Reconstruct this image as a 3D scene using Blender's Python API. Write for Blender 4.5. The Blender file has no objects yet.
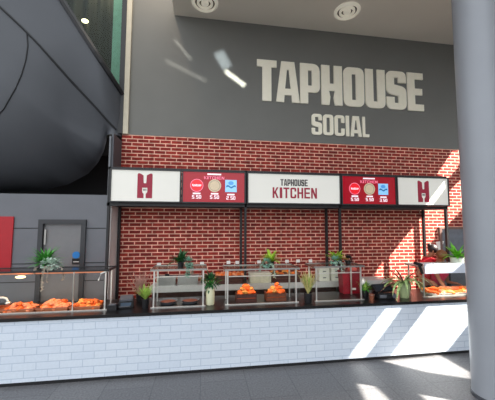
import bpy, bmesh, math, random
from mathutils import Vector, Matrix
random.seed(7)
SC = bpy.context.scene
COL = SC.collection
SC.view_settings.view_transform = 'Standard'
SC.view_settings.look = 'None'
SC.view_settings.exposure = 0.0

# ------------------------------------------------------------------ camera
FPX = 292.0; EYE = 2.2
PI_, YA, RO = math.radians(4.28), math.radians(8.69), math.radians(.16)
Fv = Vector((math.sin(YA)*math.cos(PI_), math.cos(YA)*math.cos(PI_), math.sin(PI_)))
R0 = Vector((math.cos(YA), -math.sin(YA), 0)); U0 = R0.cross(Fv)
Rv = R0*math.cos(RO) + U0*math.sin(RO); Uv = U0*math.cos(RO) - R0*math.sin(RO)
camd = bpy.data.cameras.new('camera'); cam = bpy.data.objects.new('camera', camd); COL.objects.link(cam)
m = Matrix.Identity(4)
for i in range(3):
    m[i][0] = Rv[i]; m[i][1] = Uv[i]; m[i][2] = -Fv[i]
m[2][3] = EYE
cam.matrix_world = m
camd.sensor_fit = 'HORIZONTAL'; camd.sensor_width = 36; camd.lens = FPX/495*36; camd.clip_start = .05
SC.camera = cam
def ray(px, py): return Fv + Rv*((px-247.5)/FPX) + Uv*((200-py)/FPX)
def at(px, py, Y):
    d = ray(px, py); return Vector((0, 0, EYE)) + d*(Y/d.y)
def atz(px, py, Z):
    d = ray(px, py); return Vector((0, 0, EYE)) + d*((Z-EYE)/d.z)

# ------------------------------------------------------------------ materials
def srgb(c):
    return tuple(((v/255)/12.92 if v/255 <= .04045 else (((v/255)+.055)/1.055)**2.4) for v in c) + (1,)
MATS = {}
def mat(name, col, rough=.5, metal=0, emis=0, var=.12, scale=12, bump=0, trans=0, spec=.5, ecol=None):
    if name in MATS: return MATS[name]
    m = bpy.data.materials.new(name); m.use_nodes = True
    nt = m.node_tree; b = nt.nodes['Principled BSDF']
    c = srgb(col)
    tc = nt.nodes.new('ShaderNodeTexCoord'); nz = nt.nodes.new('ShaderNodeTexNoise')
    nz.inputs['Scale'].default_value = scale; nz.inputs['Detail'].default_value = 4
    nt.links.new(tc.outputs['Object'], nz.inputs['Vector'])
    rp = nt.nodes.new('ShaderNodeValToRGB')
    rp.color_ramp.elements[0].position = .3; rp.color_ramp.elements[1].position = .7
    rp.color_ramp.elements[0].color = tuple(v*(1-var) for v in c[:3])+(1,)
    rp.color_ramp.elements[1].color = tuple(min(1, v*(1+var)) for v in c[:3])+(1,)
    nt.links.new(nz.outputs['Fac'], rp.inputs['Fac'])
    nt.links.new(rp.outputs['Color'], b.inputs['Base Color'])
    b.inputs['Roughness'].default_value = rough; b.inputs['Metallic'].default_value = metal
    b.inputs['Specular IOR Level'].default_value = spec
    if trans: b.inputs['Transmission Weight'].default_value = trans
    if emis:
        b.inputs['Emission Color'].default_value = srgb(ecol or col); b.inputs['Emission Strength'].default_value = emis
    if bump:
        bp = nt.nodes.new('ShaderNodeBump'); bp.inputs['Strength'].default_value = bump; bp.inputs['Distance'].default_value = .01
        nt.links.new(nz.outputs['Fac'], bp.inputs['Height']); nt.links.new(bp.outputs['Normal'], b.inputs['Normal'])
    MATS[name] = m; return m
def brickmat(name, c1, c2, mortar, bw, rh, ms, plane='XZ', rough=.8, bump=.4, offset=.5, spec=.3, noise=.25, nscale=30):
    m = bpy.data.materials.new(name); m.use_nodes = True
    nt = m.node_tree; b = nt.nodes['Principled BSDF']
    tc = nt.nodes.new('ShaderNodeTexCoord'); sp = nt.nodes.new('ShaderNodeSeparateXYZ'); cb = nt.nodes.new('ShaderNodeCombineXYZ')
    nt.links.new(tc.outputs['Object'], sp.inputs[0])
    nt.links.new(sp.outputs[plane[0]], cb.inputs['X']); nt.links.new(sp.outputs[plane[1]], cb.inputs['Y'])
    bk = nt.nodes.new('ShaderNodeTexBrick')
    bk.inputs['Scale'].default_value = 1; bk.inputs['Brick Width'].default_value = bw; bk.inputs['Row Height'].default_value = rh
    bk.inputs['Mortar Size'].default_value = ms; bk.inputs['Mortar Smooth'].default_value = .1; bk.inputs['Bias'].default_value = 0
    bk.offset = offset
    bk.inputs['Color1'].default_value = srgb(c1); bk.inputs['Color2'].default_value = srgb(c2); bk.inputs['Mortar'].default_value = srgb(mortar)
    nt.links.new(cb.outputs[0], bk.inputs['Vector'])
    nz = nt.nodes.new('ShaderNodeTexNoise'); nz.inputs['Scale'].default_value = nscale; nz.inputs['Detail'].default_value = 5
    nt.links.new(tc.outputs['Object'], nz.inputs['Vector'])
    mr = nt.nodes.new('ShaderNodeMapRange'); mr.inputs['From Min'].default_value = .3; mr.inputs['From Max'].default_value = .7
    mr.inputs['To Min'].default_value = 1-noise; mr.inputs['To Max'].default_value = 1+noise
    nt.links.new(nz.outputs['Fac'], mr.inputs['Value'])
    mx = nt.nodes.new('ShaderNodeVectorMath'); mx.operation = 'SCALE'
    nt.links.new(bk.outputs['Color'], mx.inputs[0]); nt.links.new(mr.outputs[0], mx.inputs['Scale'])
    nt.links.new(mx.outputs[0], b.inputs['Base Color'])
    b.inputs['Roughness'].default_value = rough; b.inputs['Specular IOR Level'].default_value = spec
    bp = nt.nodes.new('ShaderNodeBump'); bp.inputs['Strength'].default_value = bump; bp.inputs['Distance'].default_value = .008; bp.invert = True
    nt.links.new(bk.outputs['Fac'], bp.inputs['Height']); nt.links.new(bp.outputs['Normal'], b.inputs['Normal'])
    return m
def glassmat(name, tint, gloss=.15, rough=.03):
    m = bpy.data.materials.new(name); m.use_nodes = True
    nt = m.node_tree; nt.nodes.remove(nt.nodes['Principled BSDF'])
    out = nt.nodes['Material Output']
    t = nt.nodes.new('ShaderNodeBsdfTransparent'); t.inputs[0].default_value = srgb(tint)
    g = nt.nodes.new('ShaderNodeBsdfGlossy'); g.inputs['Roughness'].default_value = rough
    fr = nt.nodes.new('ShaderNodeLayerWeight'); fr.inputs['Blend'].default_value = gloss
    mx = nt.nodes.new('ShaderNodeMixShader')
    nt.links.new(fr.outputs['Facing'], mx.inputs[0]); nt.links.new(t.outputs[0], mx.inputs[1]); nt.links.new(g.outputs[0], mx.inputs[2])
    nt.links.new(mx.outputs[0], out.inputs['Surface'])
    return m

BRICK = brickmat('red_brick', (156, 50, 40), (122, 34, 31), (228, 176, 156), .225, .075, .010, noise=.3, nscale=9)
TILE = brickmat('white_brick_tile', (214, 223, 234), (208, 218, 231), (186, 199, 215), .30, .102, .006, rough=.25, bump=.3, noise=.03, spec=.5)
FLOORM = brickmat('slate_floor', (106, 106, 108), (97, 97, 100), (84, 84, 87), .96, .64, .006, plane='YX', rough=.42, bump=.15, noise=.3, nscale=40, spec=.4)
WALLG = mat('grey_wall_paint', (116, 116, 112), .75, var=.03, scale=2)
PANELG = mat('slate_grey_panel', (80, 83, 89), .6, var=.05, scale=1.5)
PANELL = mat('lower_grey_panel', (106, 108, 114), .6, var=.05, scale=3)
RETURNG = mat('return_panel', (226, 222, 220), .6, var=.05)
BLACKM = mat('black_metal', (26, 26, 29), .45, var=.1)
FRAMEM = mat('sign_frame_metal', (42, 42, 45), .45, var=.1)
CREAM = mat('cream_trim', (196, 188, 168), .6, var=.04)
CEILM = mat('ceiling_paint', (236, 229, 216), .8, var=.02, scale=1)
COLM = mat('column_paint', (146, 150, 157), .4, var=.04, scale=1.5)
STONE = mat('black_counter_stone', (11, 11, 13), .28, var=.3, scale=60)
STEEL = mat('brushed_steel', (170, 168, 164), .32, metal=1, var=.06)
CHROME = mat('bright_steel', (222, 220, 214), .28, metal=.85, var=.04)
SHELFG = glassmat('shelf_glass', (216, 224, 212), .22, .12)
PANE = glassmat('clear_glass', (251, 253, 252), .04)
DARKSHELF = mat('smoked_shelf', (44, 40, 38), .15, var=.1)
LETTER = mat('pale_lettering', (252, 246, 226), .6, var=.02)
LBOX = mat('lightbox_white', (226, 224, 216), .5, emis=.20, var=.02, scale=2)
CRIM = mat('crimson', (150, 28, 54), .5, emis=.12, var=.03)
DGREY = mat('dark_grey_print', (62, 56, 56), .5, var=.02)
SCRRED = mat('screen_red', (158, 8, 30), .2, emis=.36, var=.05, scale=3)
SCRRED2 = mat('screen_red_hot', (222, 22, 36), .12, emis=.6, var=.05)
SCRWHITE = mat('screen_white', (244, 226, 236), .2, emis=.6, var=.02)
SCRPINK = mat('screen_pink', (238, 120, 150), .2, emis=.5, var=.02)
SCRBEIGE = mat('screen_beige', (196, 178, 150), .2, emis=.4, var=.1, scale=40)
SCRBLUE = mat('screen_blue', (140, 196, 240), .2, emis=.5, var=.08, scale=30)
SCRNAVY = mat('screen_teal', (40, 110, 160), .2, emis=.4, var=.05)
DOORM = mat('door_grey', (118, 118, 120), .5, var=.03)
DOORF = mat('door_frame_dark', (52, 53, 57), .5, var=.05)
REDBAN = mat('red_panel', (170, 18, 32), .5, var=.05)
BLUE = mat('sign_blue', (40, 120, 190), .5, var=.03)
WHITE = mat('white_card', (236, 234, 230), .5, var=.02)
WHITEP = mat('white_plastic', (226, 224, 208), .4, var=.03)
CREAMV = mat('cream_ceramic', (222, 220, 186), .35, var=.04)
PALEG = mat('pale_green_ceramic', (178, 192, 142), .4, var=.05)
BLACKP = mat('black_plastic', (24, 24, 27), .35, var=.15)
GREYP = mat('grey_plastic', (92, 94, 100), .4, var=.1)
SCREENOFF = mat('terminal_screen', (70, 84, 100), .1, var=.1)
WOOD = mat('brown_wood', (104, 56, 34), .55, var=.3, scale=30)
WOODD = mat('dark_wood', (70, 34, 26), .55, var=.3, scale=30)
ORANGE = mat('orange_food', (250, 108, 36), .6, var=.35, scale=30, bump=.4)
SALMON = mat('salmon_food', (248, 142, 98), .6, var=.35, scale=30, bump=.4)
PIZZA = mat('baked_crust', (226, 150, 74), .6, var=.4, scale=35, bump=.4)
TRAYC = mat('copper_tray', (176, 110, 78), .3, metal=.6, var=.15)
HEAT = mat('heat_lamp_glow', (220, 140, 100), .4, emis=.5, var=.05)
LAMP = mat('lamp_glow', (255, 236, 190), .4, emis=6, var=.02)
REDBIN = mat('dark_red_plastic', (132, 14, 32), .4, var=.15)
SALBAG = mat('salmon_bag', (222, 104, 92), .6, var=.15, scale=20)
COPPER = mat('copper', (190, 118, 92), .3, metal=.8, var=.1)
GREEN = mat('leaf_green', (66, 146, 52), .5, var=.5, scale=25)
LIME = mat('leaf_lime', (158, 190, 56), .5, var=.45, scale=25)
DARKG = mat('leaf_dark', (42, 92, 50), .5, var=.5, scale=25)
SILVER = mat('leaf_silver', (186, 208, 192), .6, var=.35, scale=25)
BLUEG = mat('leaf_bluegreen', (124, 168, 146), .6, var=.4, scale=25)
STRAW = mat('grass_straw', (204, 192, 124), .6, var=.4, scale=25)
PINKG = mat('dried_grass_pink', (176, 134, 122), .7, var=.25, scale=25)
GRASSY = mat('grass_lime', (160, 192, 88), .6, var=.4, scale=25)
VARIEG = mat('leaf_variegated', (160, 186, 120), .5, var=.5, scale=40)
PURPLE = mat('leaf_purple', (112, 76, 66), .5, var=.3, scale=25)
BRIGHTG = mat('leaf_bright', (116, 200, 50), .5, var=.35, scale=25)
PETAL = mat('white_petal', (240, 236, 236), .6, var=.03)
SOIL = mat('soil', (44, 32, 26), .9, var=.3, scale=60)
SKIN_A = mat('skin_tan', (168, 114, 86), .55, var=.06)
HAIRD = mat('hair_dark', (40, 26, 28), .5, var=.3, scale=60)
HAIRB = mat('hair_brown', (128, 80, 48), .5, var=.3, scale=60)
SHIRTR = mat('red_polo', (206, 22, 40), .8, var=.08)
SHIRTP = mat('pinkish_red_polo', (240, 56, 98), .8, var=.08)
TROUS = mat('black_trousers', (28, 27, 30), .8, var=.15)
EYE = EYE
EYEM = mat('eye_dark', (20, 16, 16), .2)

# ------------------------------------------------------------------ mesh helpers
class MB:
    def __init__(s): s.bm = bmesh.new()
    def box(s, c, d, rot=None, bev=0):
        r = bmesh.ops.create_cube(s.bm, size=1)['verts']
        M = Matrix.Translation(Vector(c)) @ ((rot.to_4x4() if rot is not None else Matrix.Identity(4))) @ Matrix.Diagonal((d[0], d[1], d[2], 1))
        bmesh.ops.transform(s.bm, matrix=M, verts=r)
        if bev:
            es = list({e for v in r for e in v.link_edges})
            bmesh.ops.bevel(s.bm, geom=es, offset=bev, segments=2, affect='EDGES')
        return s
    def bx(s, x0, x1, y0, y1, z0, z1, bev=0):
        return s.box(((x0+x1)/2, (y0+y1)/2, (z0+z1)/2), (abs(x1-x0), abs(y1-y0), abs(z1-z0)), bev=bev)
    def tube(s, pts, rad, n=8, cap=True):
        pts = [Vector(p) for p in pts]
        rads = rad if isinstance(rad, (list, tuple)) else [rad]*len(pts)
        rings = []
        for i, p in enumerate(pts):
            t = (pts[min(i+1, len(pts)-1)] - pts[max(i-1, 0)]).normalized()
            a = Vector((0, 0, 1)) if abs(t.z) < .95 else Vector((1, 0, 0))
            u = t.cross(a).normalized(); w = t.cross(u)
            rings.append([s.bm.verts.new(p + (u*math.cos(2*math.pi*k/n) + w*math.sin(2*math.pi*k/n))*rads[i]) for k in range(n)])
        for A, B in zip(rings, rings[1:]):
            for k in range(n): s.bm.faces.new((A[k], A[(k+1) % n], B[(k+1) % n], B[k]))
        if cap:
            s.bm.faces.new(rings[0][::-1]); s.bm.faces.new(rings[-1])
        return s
    def lathe(s, prof, n=24, c=(0, 0, 0), cap=True):
        rings = [[s.bm.verts.new((c[0]+r*math.cos(2*math.pi*k/n), c[1]+r*math.sin(2*math.pi*k/n), c[2]+z)) for k in range(n)] for r, z in prof]
        for A, B in zip(rings, rings[1:]):
            for k in range(n): s.bm.faces.new((A[k], A[(k+1) % n], B[(k+1) % n], B[k]))
        if cap:
            s.bm.faces.new(rings[0][::-1]); s.bm.faces.new(rings[-1])
        return s
    def ball(s, c, r, sc=(1, 1, 1), seg=12, jit=0, rot=None):
        vs = bmesh.ops.create_uvsphere(s.bm, u_segments=seg, v_segments=max(6, seg//2+2), radius=r)['verts']
        for v in vs:
            v.co = Vector((v.co.x*sc[0], v.co.y*sc[1], v.co.z*sc[2]))
            if jit: v.co *= 1 + random.uniform(-jit, jit)
            if rot is not None: v.co = rot @ v.co
            v.co += Vector(c)
        return s
    def leaf(s, p, dirv, L, w, droop=.4, n=5, fold=.15, base=.35):
        d = Vector(dirv).normalized(); side = d.cross(Vector((0, 0, 1)))
        if side.length < .05: side = Vector((1, 0, 0))
        side.normalize(); prev = None; pos = Vector(p); step = L/n
        for i in range(n+1):
            t = i/n; ww = w*(base+(1-base)*min(1, t*3))*(1-t**2.2)+.0008
            up = side.cross(d).normalized()
            row = [s.bm.verts.new(pos - side*ww + up*fold*ww), s.bm.verts.new(pos), s.bm.verts.new(pos + side*ww + up*fold*ww)]
            if prev:
                for k in range(2): s.bm.faces.new((prev[k], prev[k+1], row[k+1], row[k]))
            prev = row
            d = (d + Vector((0, 0, -droop/n*(1+t)))).normalized(); pos = pos + d*step
        return s
    def prism(s, pts, y0, y1):   # polygon in XZ extruded along Y
        a = [s.bm.verts.new((p[0], y0, p[1])) for p in pts]; b = [s.bm.verts.new((p[0], y1, p[1])) for p in pts]
        s.bm.faces.new(a); s.bm.faces.new(b[::-1]); n = len(pts)
        for k in range(n): s.bm.faces.new((a[k], b[k], b[(k+1) % n], a[(k+1) % n]))
        return s
    def build(s, name, m, parent=None, smooth=False, off=None):
        bmesh.ops.recalc_face_normals(s.bm, faces=s.bm.faces[:])
        me = bpy.data.meshes.new(name)
        if off is not None: bmesh.ops.translate(s.bm, vec=-Vector(off), verts=s.bm.verts[:])
        s.bm.to_mesh(me); s.bm.free(); me.materials.append(m)
        if smooth:
            for p in me.polygons: p.use_smooth = True
            try: me.set_sharp_from_angle(angle=math.radians(40))
            except Exception: pass
        o = bpy.data.objects.new(name, me); COL.objects.link(o)
        if parent is not None: o.parent = parent
        elif off is not None: o.location = off
        return o
def tag(o, label=None, cat=None, group=None, kind=None):
    if label: o['label'] = label
    if cat: o['category'] = cat
    if group: o['group'] = group
    if kind: o['kind'] = kind
    return o
def thing(name, label, cat, loc=(0, 0, 0), group=None, rz=0):
    o = bpy.data.objects.new(name, None); COL.objects.link(o); o.location = loc; o.rotation_euler.z = rz
    o.empty_display_size = .1
    return tag(o, label, cat, group)
def struct(name, mb, m, smooth=False, parent=None, label=None):
    o = mb.build(name, m, parent, smooth)
    if parent is None: o['kind'] = 'structure'
    if label: o['label'] = label
    return o
def dup(root, loc=None, label=None, rz=None):
    r = root.copy(); COL.objects.link(r)
    if loc is not None: r.location = loc
    if rz is not None: r.rotation_euler.z = rz
    if label: r['label'] = label
    for ch in list(root.children):
        c = ch.copy(); COL.objects.link(c); c.parent = r
        for g in list(ch.children):
            d = g.copy(); COL.objects.link(d); d.parent = c
    return r
def fill(contours, y0, depth, to3=None):
    """closed 2-D contours (outer and holes) -> filled, extruded mesh standing in the XZ plane, front face at y0"""
    cu = bpy.data.curves.new('outline', 'CURVE'); cu.dimensions = '2D'; cu.fill_mode = 'BOTH'; cu.extrude = depth/2
    for c in contours:
        sp = cu.splines.new('POLY'); sp.points.add(len(c)-1); sp.use_cyclic_u = True
        for i, (x, z) in enumerate(c): sp.points[i].co = (x, z, 0, 1)
    tmp = bpy.data.objects.new('outline', cu); COL.objects.link(tmp)
    bpy.context.view_layer.update()
    dg = bpy.context.evaluated_depsgraph_get()
    me = bpy.data.meshes.new_from_object(tmp.evaluated_get(dg))
    bpy.data.objects.remove(tmp); bpy.data.curves.remove(cu)
    mb = MB(); mb.bm.from_mesh(me); bpy.data.meshes.remove(me)
    for v in mb.bm.verts:
        x, z, d = v.co
        v.co = to3(x, z, d) if to3 else Vector((x, y0 + depth/2 - d, z))
    return mb
def rnd(pts, seg=5):
    """polygon points (x, z[, radius]) -> contour with rounded corners"""
    out = []; n = len(pts)
    for i in range(n):
        p = pts[i]; r = p[2] if len(p) > 2 else 0
        P = Vector(p[:2])
        if r <= 0: out.append((P.x, P.y)); continue
        a = (Vector(pts[i-1][:2])-P); b = (Vector(pts[(i+1) % n][:2])-P)
        r = min(r, a.length*.49, b.length*.49)
        A = P + a.normalized()*r; B = P + b.normalized()*r
        for k in range(seg+1):
            t = k/seg; q = A*(1-t)**2 + P*2*t*(1-t) + B*t*t
            out.append((q.x, q.y))
    return out
def circ(cx, cz, rx, rz=None, n=28):
    rz = rz or rx
    return [(cx+rx*math.cos(2*math.pi*k/n), cz+rz*math.sin(2*math.pi*k/n)) for k in range(n)]

# ------------------------------------------------------------------ block letters
def glyph(ch, w, h, t, q):   # t stem width, q bar height
    r = min(w, h)*.32; ri = max(.0001, r-t*.75)
    if ch == 'T': return [[(0, h), (w, h), (w, h-q), ((w+t)/2, h-q), ((w+t)/2, 0), ((w-t)/2, 0), ((w-t)/2, h-q), (0, h-q)]]
    if ch == 'A': return [[(0, 0), (t*.92, 0), (t*.98, .17*h), (w-t*.98, .17*h), (w-t*.92, 0), (w, 0), (.78*w, h), (.22*w, h)],
                          [(t*1.05, .33*h), (w-t*1.05, .33*h), (.54*w, .80*h), (.46*w, .80*h)]]
    if ch == 'P': return [rnd([(0, 0), (t, 0), (t, .28*h), (w, .28*h, r*1.2), (w, h, r*1.2), (0, h)]),
                          rnd([(t, .28*h+q), (w-t, .28*h+q, ri), (w-t, h-q, ri), (t, h-q)])]
    if ch == 'H': return [[(0, 0), (t, 0), (t, .42*h), (w-t, .42*h), (w-t, 0), (w, 0), (w, h), (w-t, h), (w-t, .42*h+q), (t, .42*h+q), (t, h), (0, h)]]
    if ch == 'h':   # bottle shaped H: narrow upper notch, flared lower slit
        return [[(0, 0), (t*.92, 0), (t*1.05, .2*h), (t*.9, .36*h), (w-t*.9, .36*h), (w-t*1.05, .2*h), (w-t*.92, 0), (w, 0), (w, h), (w-t, h), (w-t, .54*h), (t, .54*h), (t, h), (0, h)]]
    if ch == 'O' or ch == '0': return [rnd([(0, 0, r), (w, 0, r), (w, h, r), (0, h, r)]), rnd([(t, q, ri), (w-t, q, ri), (w-t, h-q, ri), (t, h-q, ri)])]
    if ch == 'U': return [rnd([(0, h), (t, h), (t, q, ri), (w-t, q, ri), (w-t, h), (w, h), (w, 0, r), (0, 0, r)])]
    if ch == 'S':
        a, b = .5*h-q*.52, .5*h+q*.52
        return [rnd([(0, 0, r), (w, 0, r), (w, b, r*.8), (t, b+.06*h, ri), (t, h-q, ri), (w-t, h-q, ri), (w-t, .70*h), (w, .70*h), (w, h, r), (0, h, r), (0, a, r*.8), (w-t, a-.06*h, ri), (w-t, q, ri), (t, q, ri), (t, .32*h), (0, .32*h)])]
    if ch == 'E': return [[(0, 0), (w, 0), (w, q), (t, q), (t, .5*h-q/2), (w*.93, .5*h-q/2), (w*.93, .5*h+q/2), (t, .5*h+q/2), (t, h-q), (w, h-q), (w, h), (0, h)]]
    if ch == 'C': return [rnd([(0, 0, r), (w, 0, r), (w, .36*h), (w-t, .36*h), (w-t, q, ri), (t, q, ri), (t, h-q, ri), (w-t, h-q, ri), (w-t, .64*h), (w, .64*h), (w, h, r), (0, h, r)])]
    if ch == 'I' or ch == '1': return [[((w-t)/2, 0), ((w+t)/2, 0), ((w+t)/2, h), ((w-t)/2, h)]]
    if ch == 'L': return [[(0, 0), (w, 0), (w, q), (t, q), (t, h), (0, h)]]
    if ch == 'K': return [[(0, 0), (t, 0), (t, .34*h), (t*1.3, .44*h), (w-t*1.05, 0), (w, 0), (t*1.95, .58*h), (w*.98, h), (w-t*1.1, h), (t, .58*h), (t, h), (0, h)]]
    if ch == 'N': return [[(0, 0), (t*.9, 0), (t*.9, .62*h), (w-t*1.05, 0), (w, 0), (w, h), (w-t*.9, h), (w-t*.9, .38*h), (t*1.05, h), (0, h)]]
    if ch == '5': return [[(0, 0), (w, 0), (w, .58*h), (t, .58*h), (t, h-q), (w, h-q), (w, h), (0, h), (0, .42*h), (w-t, .42*h), (w-t, q), (0, q)]]
    if ch == '2': return [[(0, 0), (w, 0), (w, q), (t, q), (t, .42*h), (w, .42*h), (w, h), (0, h), (0, h-q), (w-t, h-q), (w-t, .58*h), (0, .58*h)]]
    if ch == '3': return [[(0, 0), (w, 0), (w, h), (0, h), (0, h-q), (w-t, h-q), (w-t, .58*h), (.2*w, .58*h), (.2*w, .42*h), (w-t, .42*h), (w-t, q), (0, q)]]
    if ch == '.': return [[((w-t)/2, 0), ((w+t)/2, 0), ((w+t)/2, t), ((w-t)/2, t)]]
def letter(ch, x0, x1, z0, z1, y, depth, tf=.36, qf=.16, ztop2=None):
    w, h = x1-x0, z1-z0
    cs = glyph(ch, w, h, w*tf if ch not in 'I1.' else w*.999 if ch == 'I' else w*.4, h*qf)
    return fill([[(x0+a, z0+b) for a, b in c] for c in cs], y, depth)
def word(txt, x0, x1, z0, z1, y, depth, m, parent, name='letter', tf=.36, qf=.16, gap=.16, one=False):
    """a word set in block letters between x0 and x1; each letter a mesh, or the line as one mesh when tiny"""
    wts = [.42 if c in 'I1.' else 1 for c in txt]; tot = sum(wts) + gap*(len(txt)-1); u = (x1-x0)/tot; x = x0
    big = MB() if one else None
    for c, wt in zip(txt, wts):
        l = letter(c, x, x+u*wt, z0, z1, y, depth, tf, qf)
        if one:
            me = bpy.data.meshes.new('tmp'); l.bm.to_mesh(me); l.bm.free(); big.bm.from_mesh(me); bpy.data.meshes.remove(me)
        else: l.build(name, m, parent)
        x += u*(wt+gap)
    if one: return big.build(name, m, parent)

# ================================================================== SETTING
FZ = -.05; W = 6.2
struct('floor', MB().bx(-9, 7.6, -7, 6.6, FZ-.2, FZ), FLOORM)
struct('wall_back_brick', MB().bx(-1.66, 7.6, W, W+.3, FZ, 3.985), BRICK)
struct('wall_back_upper', MB().bx(-1.66, 7.6, W-.005, W+.3, 3.985, 9), WALLG)
# cream trim at the left end of the upper wall
struct('trim_1', MB().bx(at(126, 60, W).x, at(131, 60, W).x, W-.06, W-.005, 3.985, 9), CREAM)
# left lower wall, recess, return
XL = -1.70; YL = 5.65; ZL = at(60, 194.3, YL).z
WX0 = at(40, 219, YL).x; WX1 = at(87, 219, YL).x; DZ = at(60, 219.5, YL).z
struct('wall_left', MB().bx(-9, WX0, YL, YL+.15, FZ, ZL).bx(WX1, XL, YL, YL+.15, FZ, ZL).bx(WX0, WX1, YL, YL+.15, DZ, ZL), PANELL)
g = MB()
for zj in (at(60, 228, YL).z, at(60, 263, YL).z, at(60, 281, YL).z):
    g.bx(-9, WX0, YL-.004, YL, zj-.012, zj+.004).bx(WX1, XL, YL-.004, YL, zj-.012, zj+.004)
struct('trim_2', g, BLACKM)
struct('wall_left_return', MB().bx(XL, XL+.04, YL+.02, W, FZ, 2.6), RETURNG)
struct('wall_left_pier', MB().bx(XL, XL+.04, YL+.02, W, 2.6, at(107, 133, YL).z), PANELG)
struct('trim_3', MB().bx(XL-.03, XL, YL-.012, YL+.02, FZ, at(107, 136, YL).z), mat('pale_edge', (112, 114, 119), .5))
struct('wall_left_recess', MB().bx(-9, XL-.002, YL+2.1, YL+2.2, ZL-.1, 6).bx(-9, XL-.002, YL+.15, YL+2.15, ZL-.08, ZL-.02), mat('recess_black', (16, 16, 18), .9))

# the big curved soffit over the left wall
def Yb(X):
    t = max(0, min(1, (-1.66-X)/2.2)); s = max(0, 1-(-1.66-X)/.4)
    return YL+.05 - .38*(t*t*(3-2*t)) + .48*s**2.2
OUT = [(109, 132), (107, 137), (104.5, 150), (98, 163), (86, 175), (68, 184.5), (45, 190), (20, 192), (0, 193), (-60, 194)]
REC = 1.5
def outpt(x, y):
    Y = YL
    for _ in range(20):
        p = at(x, y, Y); Y = Yb(p.x) + REC*fadef(p.x)
    return p
def fadef(x): return .12 + .88*max(0, min(1, (-1.70-x)/.9))
OUTW = [(p.x, p.z) for p in (outpt(x, y) for x, y in OUT)]
def distout(x, z):
    best = 9
    for (ax, az), (bx, bz) in zip(OUTW, OUTW[1:]):
        dx, dz = bx-ax, bz-az; t = max(0, min(1, ((x-ax)*dx+(z-az)*dz)/(dx*dx+dz*dz)))
        best = min(best, math.hypot(x-ax-t*dx, z-az-t*dz))
    return best
def zout(x):
    if x >= OUTW[1][0]: return OUTW[1][1]
    for (ax, az), (bx, bz) in zip(OUTW[1:], OUTW[2:]):
        if bx <= x <= ax: return az+(bz-az)*(x-ax)/(bx-ax)
    return OUTW[-1][1]
pA = at(122, 94, W-.1); pB = at(62, 0, Yb(-2.6)); XR = -1.665
def ztop(x): return min(8.5, pA.z + (pB.z-pA.z)*(x-pA.x)/(pB.x-pA.x))
def soffit_y(x, z):
    d = distout(x, z); RR = 1.7; t = min(1, d/RR)
    return Yb(x) + REC*fadef(x)*(1-math.sqrt(max(0, 1-(1-t)**2)))
mb = MB(); NX, NZ = 90, 70; grid = []
for i in range(NX+1):
    u = i/NX; x = XR - (1-u)**1.6*5.6
    z0, z1 = zout(x), ztop(x); colv = []
    for j in range(NZ+1):
        z = z0+(z1-z0)*(j/NZ)**1.25
        colv.append(mb.bm.verts.new((x, soffit_y(x, z), z)))
    grid.append(colv)
for a, b in zip(grid, grid[1:]):
    for j in range(NZ): mb.bm.faces.new((a[j], b[j], b[j+1], a[j+1]))
mb.bm.faces.ensure_lookup_table()
struct('wall_left_soffit', mb, PANELG, smooth=True)
# black coping along the top edge
cp = [Vector((x, soffit_y(x, ztop(x))-.01, ztop(x))) for x in [XR+.02-.1*k for k in range(24)]]
struct('trim_4', MB().tube(cp, .055, 6), BLACKM)
def groove(name, px, r=.02):
    pts = []
    for (xa, ya), (xb, yb) in zip(px, px[1:]):
        for k in range(4):
            x, y = xa+(xb-xa)*k/4, ya+(yb-ya)*k/4
            p = at(x, y, 5.4); Y = 5.4
            for _ in range(60):
                p = at(x, y, Y); Y = .5*Y + .5*soffit_y(min(p.x, XR), p.z)
            pts.append(p + Vector((0, -.006, 0)))
    return struct(name, MB().tube(pts, r, 6), mat('seam_black', (22, 24, 28), .6))
groove('trim_5', [(-14, -6), (0, 7), (14, 20), (27, 32.5), (40, 46), (55, 63), (70, 80), (84, 95), (97, 109), (108, 121.5), (119, 132.5)])
groove('trim_6', [(27, 33), (28, 46), (26, 60), (22, 74), (16, 88), (4, 109), (-6, 120)], .010)

# upstairs glazing behind the sloping edge
wd = bpy.data.objects.new('window_1', None); COL.objects.link(wd); wd['kind'] = 'structure'; wd['label'] = 'dark upstairs glazing above the sloping panel edge'
xw0, xw1 = -4.3, at(122.2, 30, W).x
struct('glass_pane', MB().bx(xw0, xw1, W+.0, W+.02, 4.2, 9), glassmat('green_glass', (226, 234, 230), .03), parent=wd)
struct('window_frame', MB().bx(xw1, at(126, 60, W).x, W-.07, W+.1, 3.985, 9), BLACKM, parent=wd)
cu = MB()
xs = [xw0+.05+i*.015 for i in range(int((at(112.5, 30, W).x-xw0)/.015))]
ra = [cu.bm.verts.new((x, W+.45+.06*math.sin(i*.33+.8*math.sin(i*.045)), 4.0)) for i, x in enumerate(xs)]
rb = [cu.bm.verts.new((x, W+.45+.06*math.sin(i*.33+.8*math.sin(i*.045)), 9)) for i, x in enumerate(xs)]
for k in range(len(xs)-1): cu.bm.faces.new((ra[k], ra[k+1], rb[k+1], rb[k]))
tag(cu.build('curtain', mat('dark_curtain', (70, 66, 58), .9, var=.1, scale=3), smooth=True), 'dark vertically folded curtain behind the upstairs glazing', 'curtain')
struct('trim_7', MB().bx(at(113, 30, W+.3).x, xw1+.1, W+.28, W+.32, 4.75, 9), mat('pale_green_glow_panel', (140, 186, 164), .4, emis=.16))  # faint glow put into the green, no lamp in this strip
struct('wall_upstairs', MB().bx(-6, -1.4, W+1.2, W+1.3, 3.8, 9), mat('upstairs_dark', (46, 46, 46), .9))
lp = at(85, 21, W+.3)
pl = bpy.data.lights.new('upstairs_lamp_light', 'POINT'); pl.energy = 14; pl.color = (1, .86, .66); pl.shadow_soft_size = .1
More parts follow.
